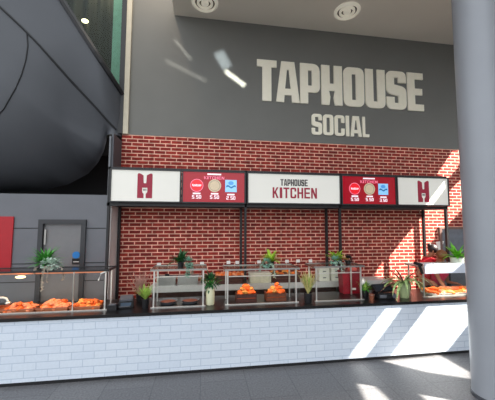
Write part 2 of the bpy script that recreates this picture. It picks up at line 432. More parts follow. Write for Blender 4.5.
plo = bpy.data.objects.new('upstairs_lamp_light', pl); COL.objects.link(plo); plo.location = (lp.x+.35, W+.17, lp.z+.9)
t = thing('ceiling_lamp', 'small glowing warm lamp seen through the upstairs glazing', 'lamp', lp)
MB().ball((0, 0, 0), .055, (1.3, 1, .7)).build('bulb', LAMP, t, True)
MB().tube([(0, 0, .03), (0, 0, .5)], .008).build('cord', BLACKM, t)

# ceiling
struct('ceiling', MB().bx(at(174.5, 8, W).x, 7.6, 2.6, W, 6.67, 6.9), CEILM)
VENT = mat('vent_glow_white', (236, 230, 214), .5, emis=.22, var=.02)  # weak glow put into the white so the rings read as lit
for i, (px, py, lab) in enumerate([(205, 2.5, 'round white ceiling air vent at the left, cut by the top of the picture'), (347, 11, 'round white ceiling air vent above the end of the big lettering')]):
    c = atz(px, py, 6.67)
    t = thing('ceiling_vent', lab, 'vent', c, 'ceiling vents')
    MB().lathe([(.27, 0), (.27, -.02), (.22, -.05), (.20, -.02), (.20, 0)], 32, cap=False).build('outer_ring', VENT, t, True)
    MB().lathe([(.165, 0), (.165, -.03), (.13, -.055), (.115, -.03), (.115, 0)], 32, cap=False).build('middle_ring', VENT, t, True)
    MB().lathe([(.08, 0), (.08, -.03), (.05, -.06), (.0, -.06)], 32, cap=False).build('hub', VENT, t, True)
    MB().lathe([(.25, -.004), (.0, -.004)], 32, cap=False).build('backing', mat('vent_shadow', (92, 86, 78), .9), t)

# unseen wall added on the right, its openings shaped to cast the sun patches
SUN = Vector((-1.3, .7, -1.38)).normalized(); XS = 7.6
def back(p): t = (XS-p.x)/SUN.x; q = p + SUN*t; return (q.y, q.z)
HOLES = [
    [back(at(x, y, W)) for x, y in [(463, 150), (452, 151), (437, 174), (446, 181), (458, 168)]],
    [back(at(x, y, 5.54)) for x, y in [(443.5, 181), (424.5, 206), (432, 206), (444.5, 189)]],
    [back(at(x, y, W)) for x, y in [(449, 191), (463, 177), (463, 209), (447, 226), (429, 245), (429, 300), (372, 300), (375, 272), (398, 241), (422, 208)]],
    [back(at(x, y, 4.587)) for x, y in [(386, 308.5), (402, 307.5), (366, 356), (349, 357)]],
    [back(at(x, y, 4.587)) for x, y in [(428, 305.5), (468, 302), (468, 325), (447, 351), (391, 355.5)]],
    [back(atz(x, y, FZ)) for x, y in [(382, 361), (440, 355), (470, 372), (471, 379), (425, 372)]],
    [back(atz(x, y, FZ)) for x, y in [(357, 383), (374, 385), (392, 402), (366, 402)]],
    [back(atz(x, y, FZ)) for x, y in [(416, 391.5), (470, 396), (500, 400), (500, 408), (430, 404)]],
    [back(atz(x, y, .95)) for x, y in [(428, 294), (470, 292.5), (472, 284), (431, 285)]],
    [back(at(x, y, 4.75)) for x, y in [(426, 264.5), (474, 261), (474, 270), (426, 272.5)]],
]
wr = fill([[(-7, FZ-.1), (6.5, FZ-.1), (6.5, 19), (-7, 19)]] + HOLES, 0, .02, to3=lambda a, b, d: Vector((XS+d, a, b)))
struct('wall_sun_mask', wr, mat('sun_mask_paint', (170, 168, 164), .8))

# ------------------------------------------------------------------ doors in the setting
dd = bpy.data.objects.new('door_1', None); COL.objects.link(dd); dd['kind'] = 'structure'; dd['label'] = 'grey door in a dark frame in the left wall'
fw = .075
MB().bx(WX0, WX0+fw, YL-.05, YL+.12, FZ, DZ).bx(WX1-fw, WX1, YL-.05, YL+.12, FZ, DZ).bx(WX0+fw, WX1-fw, YL-.05, YL+.12, DZ-fw, DZ).build('door_frame', DOORF, dd)
MB().bx(WX0+fw, WX1-fw, YL+.01, YL+.06, FZ+.01, DZ-fw).build('door_leaf', DOORM, dd)
hp = at(45.5, 237, YL)
MB().bx(hp.x-.015, hp.x+.015, YL-.02, YL+.01, hp.z-.13, hp.z+.13).build('hinge', STEEL, dd)
s = thing('door_notice', 'blue round notice above a black plate on the left door', 'sign', at(76, 258, YL))
o0 = at(76, 258, YL)
c1 = at(76, 255, YL)-o0; c2 = at(76.3, 261.3, YL)-o0
fill([circ(c1.x, c1.z, .062)], .0, .01).build('blue_disc', BLUE, s)
MB().bx(c2.x-.07, c2.x+.07, -.005, .01, c2.z-.055, c2.z+.05).build('black_plate', BLACKP, s)
MB().bx(c2.x-.045, c2.x+.045, -.008, -.005, c2.z-.012, c2.z-.002).build('printed_line', WHITE, s)
p0, p1 = at(-3, 216, YL), at(11.2, 270, YL)
rb_ = thing('wall_banner', 'plain red banner on the left wall at the picture edge', 'banner', ((p0.x+p1.x)/2-.3, YL, p1.z))
MB().bx(-.55, p1.x-rb_.location.x, -.025, -.002, 0, at(5, 216.5, YL).z-p1.z).build('banner_panel', REDBAN, rb_)
MB().bx(-.55, p1.x-rb_.location.x, -.03, -.002, -.02, 0).build('bottom_rail', BLACKM, rb_)
d2 = bpy.data.objects.new('door_2', None); COL.objects.link(d2); d2['kind'] = 'structure'; d2['label'] = 'grey door in the brick wall behind the staff'
q0 = at(438, 227, W)
MB().bx(q0.x+.06, q0.x+1.0, W-.03, W+.0, FZ+.01, q0.z-.05).build('door_leaf', mat('door2_grey', (112, 118, 128), .5), d2)
MB().bx(q0.x, q0.x+.06, W-.05, W, FZ, q0.z).bx(q0.x+1.0, q0.x+1.06, W-.05, W, FZ, q0.z).bx(q0.x+.06, q0.x+1.0, W-.05, W, q0.z-.05, q0.z).build('door_frame', mat('door2_frame', (120, 92, 84), .5), d2)
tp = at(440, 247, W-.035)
tag(fill([[(0-.11, .12), (.11, .14), (-.03, -.16)]], W-.045, .008, to3=lambda a, b, d: Vector((tp.x+a, W-.04-d, tp.z+b))).build('white_triangle', WHITE), 'flat white triangle on the grey door behind the staff', 'paper')  # plain white triangle just proud of the door leaf

# ------------------------------------------------------------------ big wall lettering
def P(px, py): return at(px, py, W-.03)
t = thing('wall_lettering', 'large pale block lettering reading TAPHOUSE on the grey upper wall', 'lettering', (0, W-.005, 0))
zt = sum(P(x, y).z for x, y in [(257, 59.5), (299, 63.5), (343, 66.5), (386, 69.5), (407, 72)])/5
zb = sum(P(x, y).z for x, y in [(265, 100.8), (299, 102.8), (343, 106), (385, 108.8), (422, 111)])/5
for ch, a, b in [('T', 257, 276.7), ('A', 276.2, 299.6), ('P', 300.2, 319.8), ('h', 321.4, 342.2), ('O', 343.6, 364), ('U', 365.3, 385), ('S', 386.2, 406), ('E', 407.3, 423)]:
    xa, xb = P(a, 85).x, P(b, 85).x
    letter(ch, xa, xb, zt*0+zb, zt, -.03, .03, {'T': .46, 'A': .36, 'E': .46}.get(ch, .40), .17).build('letter', LETTER, t)
t = thing('wall_lettering', 'smaller pale lettering reading SOCIAL under the large word', 'lettering', (0, W-.005, 0))
zt = sum(P(x, y).z for x, y in [(317, 113.6), (369, 117.3)])/2; zb = sum(P(x, y).z for x, y in [(317, 134.8), (365, 137)])/2
for ch, a, b in [('S', 311.8, 322), ('O', 323.2, 333.4), ('C', 334.7, 344.6), ('I', 346, 349.2), ('A', 350.3, 361.6), ('L', 362.6, 369)]:
    letter(ch, P(a, 125).x, P(b, 125).x, zb, zt, -.03, .03, .40 if ch == 'L' else .33, .14).build('letter', LETTER, t)

# ================================================================== SIGN GANTRY
YS = 5.6
zt, zb = 3.2, 2.485
XP = [at(109, 190, YS).x, at(245.7, 190, YS).x, at(339.8, 190, YS).x, at(446.5, 190, YS).x-.02]
XB = [-1.633, .80, 2.70, 5.09]
t = thing('sign_gantry', 'black steel frame on posts carrying the row of menu signs', 'frame', (0, YS, FZ))
def rel(x, y, z): return (x, y-YS, z-FZ)
def lbx(x0, x1, y0, y1, z0, z1): return MB().bx(x0, x1, y0-YS, y1-YS, z0-FZ, z1-FZ)
for x in XP: lbx(x-.021, x+.021, YS-.0, YS+.056, FZ, zt).build('post', BLACKM, t)
for x in XB: lbx(x-.022, x+.022, 6.10, 6.16, FZ, zt).build('rear_post', BLACKM, t)
for z0, z1 in ((zt-.04, zt+.0), (zb, zb+.06)):
    lbx(XP[0]-.03, XP[3]+.03, YS, YS+.12, z0, z1).build('rail', BLACKM, t)
lbx(XP[0]-.03, XP[3]+.03, 6.06, 6.17, zb, zb+.05).build('rear_rail', BLACKM, t)
for xa, xb in zip(XP, XB): lbx(min(xa, xb)-.02, max(xa, xb)+.02, YS+.1, 6.1, zb, zb+.05).build('tie_bar', BLACKM, t)
lbx(XP[0]-.02, XP[3]+.02, YS+.12, 6.06, zb+.01, zb+.02).build('underside_panel', FRAMEM, t)
z0s, z1s = zb+.075, zt-.052
def panel(name, label, cat, pxa, pxb, face):
    xa, xb = at(pxa, 190, YS).x, at(pxb, 190, YS).x
    t = thing(name, label, cat, ((xa+xb)/2, YS-.055, zb+.062))
    w = (xb-xa)/2; h = z1s+.012-(zb+.062); e = .022
    MB().bx(-w, w, 0, .056, 0, h).build('housing', FRAMEM, t)
    MB().bx(-w, w, -.03, 0, 0, e).bx(-w, w, -.03, 0, h-e, h).bx(-w, -w+e, -.03, 0, e, h-e).bx(w-e, w, -.03, 0, e, h-e).build('bezel', FRAMEM, t)
    f = MB().bx(-w+e, w-e, -.012, -.001, e, h-e).build('face_panel', face, t)
    return t, f, w-e, e, h-2*e
def emblem(f, cx, z0, h):
    w = h*.58; t0 = -.016
    a = w/2
    cs = rnd([(cx-a, z0), (cx-.07*w, z0), (cx-.07*w, z0+.17*h), (cx-.17*w, z0+.24*h, .03*h), (cx-.17*w, z0+.42*h), (cx+.17*w, z0+.42*h), (cx+.17*w, z0+.24*h, .03*h), (cx+.07*w, z0+.17*h), (cx+.07*w, z0), (cx+a, z0), (cx+a, z0+.97*h, .02*h), (cx+a*.9, z0+h), (cx+.34*w, z0+h, .02*h), (cx+.11*w, z0+.92*h), (cx+.09*w, z0+.60*h, .05*h), (cx-.09*w, z0+.60*h, .05*h), (cx-.11*w, z0+.92*h), (cx-.34*w, z0+h, .02*h), (cx-a*.9, z0+h), (cx-a, z0+.97*h, .02*h)])
    e = fill([cs], t0, .004).build('emblem', CRIM, f)
    tines = MB()
    for k in (-1, 0, 1): tines.bx(cx+k*.08*w-.02*w, cx+k*.08*w+.02*w, t0-.001, t0+.003, z0+.30*h, z0+.38*h)
    tines.build('fork_tines', DGREY, f)
t, f, w, z0, h = panel('lightbox_sign', 'white lightbox with a crimson bottle emblem at the left end of the sign row', 'sign', 111, 181.2, LBOX)
emblem(f, at(145.5, 190, YS).x-t.location.x, z0+.10*h, .80*h)
t, f, w, z0, h = panel('lightbox_sign', 'white lightbox with a crimson bottle emblem at the right end, crossed by sunlight', 'sign', 394.6, 446, LBOX)
emblem(f, at(421, 190, YS).x-t.location.x, z0+.10*h, .80*h)
t, f, w, z0, h = panel('lightbox_sign', 'wide white lightbox reading TAPHOUSE KITCHEN in the middle of the sign row', 'sign', 246.6, 339, LBOX)
lx = lambda px: at(px, 190, YS).x-t.location.x
word('TAPhOUSE', lx(279.6), lx(306.5), z0+.60*h, z0+.83*h, -.017, .005, DGREY, f, tf=.36, qf=.17, gap=.14)
word('KITCHEN', lx(271.8), lx(315.5), z0+.17*h, z0+.54*h, -.017, .005, CRIM, f, tf=.29, qf=.15, gap=.2)
def menu(label, pa, pb, pxs, prices, dim):
    t, f, w, z0, h = panel('menu_screen', label, 'screen', pa, pb, SCRRED)
    lx = lambda px: at(px, 190, YS).x-t.location.x
    y = -.016
    MB().bx(-.13+.0, .13, y, y+.003, z0+.905*h, z0+.955*h).build('header_line', SCRWHITE, f).location.x = 0
    word('KITCHEN', -.19, .19, z0+.76*h, z0+.86*h, y, .003, SCRPINK, f, name='heading', tf=.24, qf=.16, gap=.22, one=True)
    ca, cb, cc = (lx(p) for p in pxs)
    zc = z0+.55*h; r = .215*h
    fill([circ(ca, zc, r), circ(ca, zc, r*.9)], y, .003).build('disc_ring', SCRPINK, f)
    fill([circ(ca, zc, r*.9)], y+.001, .003).build('red_disc', SCRRED2, f)
    lg = MB()
    for k in range(7): lg.box((ca-.6*r+k*.2*r, y-.001, zc+.04*r), (.12*r, .003, (.30 if k in (0, 3) else .2)*r))
    lg.box((ca, y-.001, zc-.12*r), (1.2*r, .003, .06*r))
    lg.build('script_logo', SCRWHITE, f)
    fill([circ(cb, zc, r)], y, .003).build('beige_disc', SCRBEIGE, f)
    fill([circ(cb, zc, r*.82), circ(cb, zc, r*.76)], y-.001, .003).build('beige_disc_ring', mat('beige_line', (140, 124, 104), .3, emis=.3), f)
    MB().bx(cc-.9*r, cc+.9*r, y, y+.003, zc-.95*r, zc+.95*r).build('blue_tile', SCRBLUE, f)
    wv = [(cc-.75*r+i*.15*r, zc-.12*r+.13*r*math.sin(i*.9)) for i in range(11)]
    fill([[(a, b+.14*r) for a, b in wv] + [(a, b-.14*r) for a, b in wv[::-1]]], y-.001, .003).build('wave_mark', SCRNAVY, f)
    fill([circ(cc, zc+.45*r, .42*r, .3*r)], y-.001, .003).build('oval_mark', mat('screen_midblue', (80, 150, 215), .2, emis=.5), f)
    for c, pr, dz in zip((ca, cb, cc), prices, (0, 0, -.02*h)):
        MB().bx(c-.07, c+.07, y, y+.003, z0+.255*h+dz, z0+.305*h+dz).build('caption_line', SCRWHITE, f)
        word(pr, c-.085, c+.085, z0+.11*h+dz, z0+.225*h+dz, y, .003, SCRWHITE, f, name='price', tf=.3, qf=.16, gap=.2, one=True)
menu('red menu screen with three round and square logos, left of the middle lightbox', 182, 245, (196.8, 214.5, 230.6), ('5.50', '5.50', '2.50'), 1)
menu('red menu screen between the middle lightbox and the sunlit right end lightbox', 339.9, 394, (353, 367.6, 381.2), ('5.50', '5.50', '3.50'), 1)

# ================================================================== COUNTER
CT = .865
t = thing('serving_counter', 'long serving counter faced in white brick tiles under a black top', 'counter', (0, 4.587, FZ))
MB().bx(-6, 7.45, 0, .06, .05, .82-FZ).build('tiled_front', TILE, t)
MB().bx(-6, 7.45, .02, .80, .01, .82-FZ).bx(-6, 7.45, .015, .07, 0, .05).build('carcass', BLACKM, t)
MB().bx(-6, 7.45, -.03, .84, .82-FZ, CT-FZ, bev=.006).build('countertop', STONE, t)

# back bench along the brick wall
bx0, bx1 = -.95, 3.86
t = thing('back_bench', 'long steel work bench against the brick wall behind the counter', 'bench', (0, 5.68, FZ))
MB().bx(bx0, bx1, 0, .40, .94, 1.05, bev=.006).build('worktop', mat('bench_steel', (196, 194, 192), .35, var=.04), t)
MB().bx(bx0+.05, bx1-.05, .03, .38, .5, .53).build('lower_shelf', STEEL, t)
MB().bx(bx0+.05, bx1-.05, .36, .38, .02, .94).build('back_panel', mat('bench_back', (112, 84, 76), .6, var=.2), t)
for x in [bx0+.06+i*(bx1-bx0-.12)/5 for i in range(6)]:
    for y in (.05, .34): MB().tube([(x, y, 0), (x, y, .94)], .02).build('leg', STEEL, t)
BT = 1.05+FZ

# column
cd = ray(470, 300); b = math.atan2(cd.x, cd.y); RC = .25
pb = atz(471.5, 391, FZ)
cc = Vector((pb.x, pb.y, FZ)) + Vector((math.cos(b), -math.sin(b), 0))*RC
t = thing('round_column', 'thick grey round column standing in the right foreground', 'column', cc)
MB().lathe([(RC, 0), (RC, 9.5)], 64).build('shaft', COLM, t, True)
MB().lathe([(RC+.012, 0), (RC+.012, .04), (RC+.002, .045)], 64).build('base_ring', mat('column_base', (70, 72, 78), .5), t, True)

# ================================================================== SNEEZE GUARDS
def guard(label, x0, x1, yf, yb, ztop, top_mat=SHELFG, rim=STEEL, mid=True, heat=False, posts=None):
    t = thing('sneeze_guard', label, 'food display', ((x0+x1)/2, yf, CT), 'sneeze guards along the counter')
    w = (x1-x0)/2; d = yb-yf; h = ztop-CT
    for x in (-w+.02, w-.02):
        for y in (.02, d-.02):
            MB().bx(x-.011, x+.011, y-.011, y+.011, 0, h-.02).build('post', CHROME, t)
    MB().bx(-w-.03, w+.03, -.02, d+.02, h-.014, h-.004).build('top_shelf', top_mat, t)
    r = MB()
    r.bx(-w-.035, w+.035, -.03, -.018, h-.022, h+.004).bx(-w-.035, w+.035, d+.018, d+.03, h-.028, h+.004)
    r.bx(-w-.035, -w-.023, -.018, d+.018, h-.028, h+.004).bx(w+.023, w+.035, -.018, d+.018, h-.028, h+.004)
    r.build('shelf_rim', rim, t)
    MB().bx(-w+.04, w-.04, .012, .02, .14, h-.06).build('front_glass', PANE, t)
    MB().bx(-w-.02, w+.02, -.012, .010, 0, .014).build('bottom_rail', CHROME, t)
    if mid: MB().bx(-w+.036, w-.036, -.002, .010, h-.125, h-.112).build('middle_rail', CHROME, t)
    if heat:
        MB().bx(-w+.05, w-.05, d*.45, d*.55, h-.07, h-.035).build('heat_lamp', HEAT, t)
    return t
YG = 4.80
def gx(px, y=YG): return at(px, 285, y).x
GL = guard('wide dark topped heated food display at the far left of the counter', -4.4, gx(106.5, 4.80), 4.80, 5.14, at(60, 270.5, 4.80).z, DARKSHELF, BLACKM, mid=False, heat=True)
G1 = guard('glass food display without orange food left of the cream vase', gx(152.5), gx(204.5), YG, 5.22, at(180, 269, YG).z)
G2 = guard('glass food display holding two wooden crates of orange food', gx(226.5), gx(297.5), YG, 5.22, at(262, 268.5, YG).z)
G3 = guard('glass food display in front of the dark red bin and white boxes', gx(315.5), gx(362.5), YG, 5.18, at(340, 266, YG).z)
G4 = guard('sunlit glass food display at the right end beside the column', gx(423.5), 6.3, YG, 5.22, at(440, 266, YG).z, mat('bright_shelf', (226, 230, 234), .25, var=.03), CHROME, mid=False)
for (g_, px) in ((GL, 73),):
    MB().bx(gx(px, 4.80)-GL.location.x-.007, gx(px, 4.80)-GL.location.x+.007, .012, .026, 0, at(60, 272, 4.80).z-CT).build('post', CHROME, GL)
hl = at(20.5, 277, 4.9)-GL.location
MB().ball((hl.x, hl.y, hl.z), .045, (1.6, 1, .5)).build('lamp_bulb', mat('bulb_glow', (255, 226, 170), .4, emis=2.5), GL, True)
br = at(102, 272, 4.78)-GL.location
MB().tube([(br.x+.1, .0, br.z+.02), (br.x-.01, -.03, br.z-.02), (br.x-.04, -.04, br.z-.12)], .012).build('end_bracket', CHROME, GL)
g4b = at(418, 264, 4.78)-G4.location
MB().bx(-(6.3-gx(423.5))/2, (6.3-gx(423.5))/2, -.05, -.035, at(440, 273.5, 4.75).z-CT, at(440, 263.5, 4.75).z-CT).build('front_valance', mat('milky_valance', (214, 222, 236), .2, var=.03), G4)
MB().box((g4b.x, -.02, g4b.z), (.16, .04, .05), Matrix.Rotation(.25, 3, 'Y')).box((g4b.x+.05, -.02, g4b.z-.09), (.035, .03, .18), Matrix.Rotation(-.35, 3, 'Y')).build('end_bracket', BLACKP, G4)

# ================================================================== FOOD
def food_mesh(kind, r):
    mb = MB()
    if kind == 'wedge':   # a pizza-like slice
        pts = [(-.06, -.05), (.06, -.055), (.065, -.02), (.0, .09)]
        a = [mb.bm.verts.new((x*r, y*r, 0)) for x, y in pts]; c = [mb.bm.verts.new((x*r, y*r, .022*r+(.018*r if i < 2 else 0))) for i, (x, y) in enumerate(pts)]
        mb.bm.faces.new(a[::-1]); mb.bm.faces.new(c)
        for k in range(4): mb.bm.faces.new((a[k], a[(k+1) % 4], c[(k+1) % 4], c[k]))
    else:
        mb.ball((0, 0, 0), r, (1.25, .85, .6), 12, .12)
    return mb
def pieces(n, spots, name, label, cat, group, mats, r, kind='ball'):
    protos = {}
    for i, (p, rot) in enumerate(spots[:n]):
        mt = mats[i % len(mats)]
        k = (mt.name, i % 2)
        if k not in protos:
            o = food_mesh(kind, r).build(name, mt, smooth=(kind == 'ball')); protos[k] = o
        else:
            o = protos[k].copy(); COL.objects.link(o)
        o.name = name; o.location = p; o.rotation_euler = rot; s_ = random.uniform(.85, 1.2); o.scale = (s_, s_, s_)
        tag(o, label, cat, group)
# left display: two copper trays heaped with chunks
for i, (pa, pb, lab) in enumerate([(-9, 37, 'copper tray heaped with orange pieces at the left end of the left display'), (38, 70, 'copper tray heaped with orange pieces under the potted fern'), (71, 102, 'copper tray heaped with bright orange pieces at the right end of the left display')]):
    xa, xb = gx(pa, 4.88)+.01, gx(pb, 4.88)-.01
    t = thing('food_tray', lab, 'tray', ((xa+xb)/2, 4.94, CT), 'copper food trays in the left display')
    w = (xb-xa)/2
    MB().bx(-w, w, -.09, .16, .003, .015).bx(-w, w, -.10, -.09, .003, .05).bx(-w, w, .16, .17, .003, .05).bx(-w, -w+.01, -.09, .16, .015, .05).bx(w-.01, w, -.09, .16, .015, .05).build('tray_body', TRAYC, t)
    MB().bx(-w-.01, w+.01, -.112, -.10, .04, .055).build('rim', COPPER, t)
    sp = []
    for row, (yy, zz, nn) in enumerate([(-.05, .045, 9), (.03, .06, 9), (.10, .07, 8), (.0, .105, 6), (.07, .125, 5)]):
        if i == 0: nn = max(2, nn-3)
        for k in range(nn):
            u = (k+.5)/nn*2-1
            if row >= 3: u *= .7
            if i == 0: u = u*.7+.28
            sp.append((Vector(((xa+xb)/2+u*(w-.04), 4.94+yy+random.uniform(-.015, .015), CT+.005+zz*.68+random.uniform(-.01, .02))), (random.uniform(-.5, .5), random.uniform(-.5, .5), random.uniform(0, 3.1))))
    nm = ['left', 'middle', 'right'][i]
    pieces(99, sp, 'fried_piece', {0: 'orange fried piece in the leftmost copper tray', 1: 'orange fried piece in the copper tray under the fern', 2: 'orange fried piece in the copper tray nearest the left display end post'}[i], 'food', 'fried pieces in the '+nm+' copper tray', [ORANGE, SALMON, SALMON] if i < 2 else [ORANGE, ORANGE, PIZZA], .046)
# crates in the middle display
def crate(label, x, y, z, w, d, h, m, wall=.012):
    t = thing('wooden_crate', label, 'crate', (x, y, z))
    MB().bx(-w, w, -d, d, 0, wall).build('crate_base', m, t)
    for yy in (-d, d-wall): MB().bx(-w, w, yy, yy+wall, wall, h*.46).bx(-w, w, yy, yy+wall, h*.54, h).build('slatted_side', m, t)
    for xx in (-w, w-wall): MB().bx(xx, xx+wall, -d+wall, d-wall, wall, h).build('end_board', WOOD, t)
    return t
cr = [(246, 'wooden crate of orange food on the counter, left one of the middle display'), (275.5, 'wooden crate of orange food on the counter, right one of the middle display')]
for i, (px, lab) in enumerate(cr):
    c = at(px, 301, 4.98); hw = .17
    ck = crate(lab, c.x, 5.0, CT, hw, .1, .135, WOODD if i == 0 else WOOD)
    MBx = MB().bx(-hw+.02, hw-.02, -.085, .085, .012, .115)
    MBx.build('paper_liner', mat('orange_liner', (214, 92, 30), .6, var=.2), ck)
    sp = [(Vector((c.x+dx, 5.0+dy, CT+dz)), (random.uniform(-.4, .4), random.uniform(-.4, .4), random.uniform(0, 3))) for dx, dy, dz in
          [(-.10, -.04, .15), (-.02, -.05, .155), (.06, -.04, .15), (.12, .0, .15), (-.07, .04, .155), (.02, .04, .16), (.09, .04, .155), (-.04, 0, .20), (.04, 0, .205), (.0, .0, .245) if i == 0 else (.03, .02, .26), (.09, .01, .2)]]
    pieces(20, sp, 'pastry', 'orange pastry with a painted glow heaped in the %s crate of the middle display' % ('left', 'right')[i], 'food', 'pastries in the %s crate' % ('left', 'right')[i], [mat('pastry_glow_orange', (255, 104, 30), .6, emis=.12, var=.25, scale=30, bump=.3), PIZZA, mat('pastry_glow_orange', (0, 0, 0))], .048)  # weak glow in the pastry colour stands in for light on it
# trays on the back bench
for i, (pa, pb) in enumerate([(216, 244), (271.5, 298)]):
    xa, xb = at(pa, 275, 5.85).x, at(pb, 275, 5.85).x
    t = crate('slanted wooden tray of bread on the back bench, ' + ('left' if i == 0 else 'right') + ' of the cream box', (xa+xb)/2, 5.86, BT, (xb-xa)/2, .14, .16, WOODD)
    sp = [(Vector(((xa+xb)/2+(k-3)*.082, 5.80+.08*(j), BT+.165+.02*j)), (random.uniform(-.3, .3), random.uniform(-.3, .3), random.uniform(0, 3))) for j in range(2) for k in range(7)]
    MB().bx(-(xb-xa)/2+.02, (xb-xa)/2-.02, -.125, .125, .012, .13).build('board_insert', WOOD, t)
    pieces(20, sp, 'bread_roll', 'orange-brown bread roll in the %s wooden tray on the back bench' % ('left', 'right')[i], 'food', 'rolls in the %s back tray' % ('left', 'right')[i], [SALMON, ORANGE] if i == 0 else [WOOD, PIZZA, ORANGE], .05)
# slices on the right
c = at(447, 297, 4.98)
t = thing('food_tray', 'white tray of sunlit pizza slices in the right end display', 'tray', (c.x+.35, 4.99, CT), 'trays in the right display')
MB().bx(-.75, .8, -.13, .16, .002, .014).bx(-.75, .8, -.14, -.13, .002, .04).bx(-.75, .8, .16, .17, .002, .04).bx(-.75, -.74, -.13, .16, .014, .04).bx(.79, .8, -.13, .16, .014, .04).build('tray_body', WHITEP, t)
MB().bx(-.76, .81, -.152, -.14, .03, .042).build('rim', CHROME, t)
sp = []
for k in range(9):
    for j in range(2):
        sp.append((Vector((c.x-.33+k*.165, 4.94+j*.12, CT+.03+.008*j)), (random.uniform(-.05, .15), random.uniform(-.1, .1), random.uniform(0, 6))))
for k in range(7): sp.append((Vector((c.x-.25+k*.19, 5.02, CT+.062)), (.15, random.uniform(-.15, .15), random.uniform(0, 6))))
pieces(40, sp, 'pizza_slice', 'golden orange pizza slice on the white tray at the right end', 'food', 'slices on the right tray', [ORANGE, PIZZA, SALMON], 1.35, 'wedge')
# black trays in the first display
for i, (px, py, lab) in enumerate([(168, 297, 'low dark serving dish in the first glass display, left one'), (190, 297, 'low dark serving dish in the first glass display, right one')]):
    c = at(px, 300, 5.0)
    t = thing('serving_dish', lab, 'dish', (c.x, 5.03, CT))
    MB().lathe([(.11, 0.002), (.15, .05), (.155, .055), (.14, .05), (.10, .012)], 24, cap=False).build('bowl', GREYP, t, True)
    MB().lathe([(.001, .03), (.13, .034)], 24, cap=False).build('filling', mat('brown_filling', (120, 66, 50), .7, var=.4, scale=40), t)

# ================================================================== SMALL THINGS ON THE BENCH
cards = [(159, 264.5, 'white price card on the back bench above the left end of the first display'), (202, 263.5, 'white price card on the back bench above the right end of the first display'),
         (228.5, 262.5, 'white price card above the left end of the display with two crates'), (237.3, 262.5, 'white price card second from the left above the display with two crates'),
         (259, 262, 'white price card just left of the middle plants'), (287, 261.3, 'white price card right of the middle plants'),
         (298, 261, 'white price card above the right end of the display with two crates'), (310.4, 261, 'white price card above the straw coloured grass pot')]
for px, py, lab in cards:
    c = at(px, py, 5.98)
    t = thing('price_card', lab, 'card', (c.x, 5.98, BT), 'price cards on the back bench')
    h = c.z-BT
    MB().bx(-.038, .038, -.006, 0, h-.028, h+.032).build('card', WHITE, t)
    MB().tube([(0, .004, .01), (0, .004, h)], .006).build('stem', BLACKP, t)
    MB().lathe([(.03, 0), (.03, .01)], 12).build('foot', BLACKP, t)
def carton(label, xa, xb, z0, z1, y, group=None):
    t = thing('white_carton', label, 'box', ((xa+xb)/2, y, z0), group); w = (xb-xa)/2-.004; h = z1-z0-.002
    MB().bx(-w, w, -.09, .09, 0, h, bev=.006).build('carton_body', WHITEP, t)
    MB().bx(-w*.3, w*.3, -.094, -.089, h*.45, h*.6).build('label_strip', GREYP, t)
    return t
ya = 5.86
for cx, (pa, pb) in enumerate([(317.5, 328), (329.5, 340.5)]):
    xa, xb = at(pa, 275, ya).x, at(pb, 275, ya).x
    for k in range(2):
        carton('white carton in the %s row of the %s stack behind the third display' % (('lower', 'upper')[k], ('left', 'right')[cx]), xa, xb, BT+k*.125, BT+(k+1)*.125, ya, 'white cartons on the back bench')
xa, xb = at(249, 275, ya).x, at(270, 275, ya).x
t = thing('storage_box', 'cream lidded storage box between the two wooden bread trays', 'box', ((xa+xb)/2, ya, BT))
w = (xb-xa)/2
MB().bx(-w, w, -.11, .11, 0, .16, bev=.01).build('tub', mat('cream_tub', (206, 202, 178), .4), t)
MB().bx(-w-.01, w+.01, -.12, .12, .16, .19, bev=.008).build('lid', WHITEP, t)
# dark shelves in the first guard's background
for i, (pa, pb, lab) in enumerate([(158, 176, 'grey steel food pan on the back bench, left one behind the first display'), (178, 198, 'grey steel food pan on the back bench, right one behind the first display')]):
    xa, xb = at(pa, 280, ya).x, at(pb, 280, ya).x
    t = thing('food_pan', lab, 'pan', ((xa+xb)/2, ya, BT), 'steel pans on the back bench'); w = (xb-xa)/2
    MB().bx(-w, w, -.11, .11, 0, .15, bev=.01).build('pan', STEEL, t)
    MB().bx(-w-.008, w+.008, -.118, .118, .15, .16).build('lid', GREYP, t)
    MB().box((0, 0, .18), (.08, .02, .04)).build('lid_handle', BLACKP, t)
# red bin
xa, xb = at(340.5, 285, 5.3).x, at(359.5, 285, 5.3).x
zb_, zt_ = CT, at(350, 271.5, 5.3).z
t = thing('red_bin', 'dark red bin with a salmon bag at the top behind the third display', 'bin', ((xa+xb)/2, 5.31, CT))
w = (xb-xa)/2; H_ = zt_-CT
mb = MB(); r4 = lambda s_, z: [mb.bm.verts.new((sx*s_*w, sy*s_*.1, z)) for sx, sy in ((-1, -1), (1, -1), (1, 1), (-1, 1))]
A, B = r4(.88, 0), r4(1, H_)
mb.bm.faces.new(A[::-1]); mb.bm.faces.new(B)
for k in range(4): mb.bm.faces.new((A[k], A[(k+1) % 4], B[(k+1) % 4], B[k]))
mb.build('bin_body', REDBIN, t)
MB().bx(-w-.01, w+.01, -.11, .11, H_, H_+.02).build('rim', REDBIN, t)
MB().ball((w*.3, 0, H_+.03), .1, (.95, .7, .6), 14, .08).build('bag', SALBAG, t, True)
MB().box((0.02, -.095, H_*.22), (.1, .012, .035)).build('label_plate', WHITE, t)
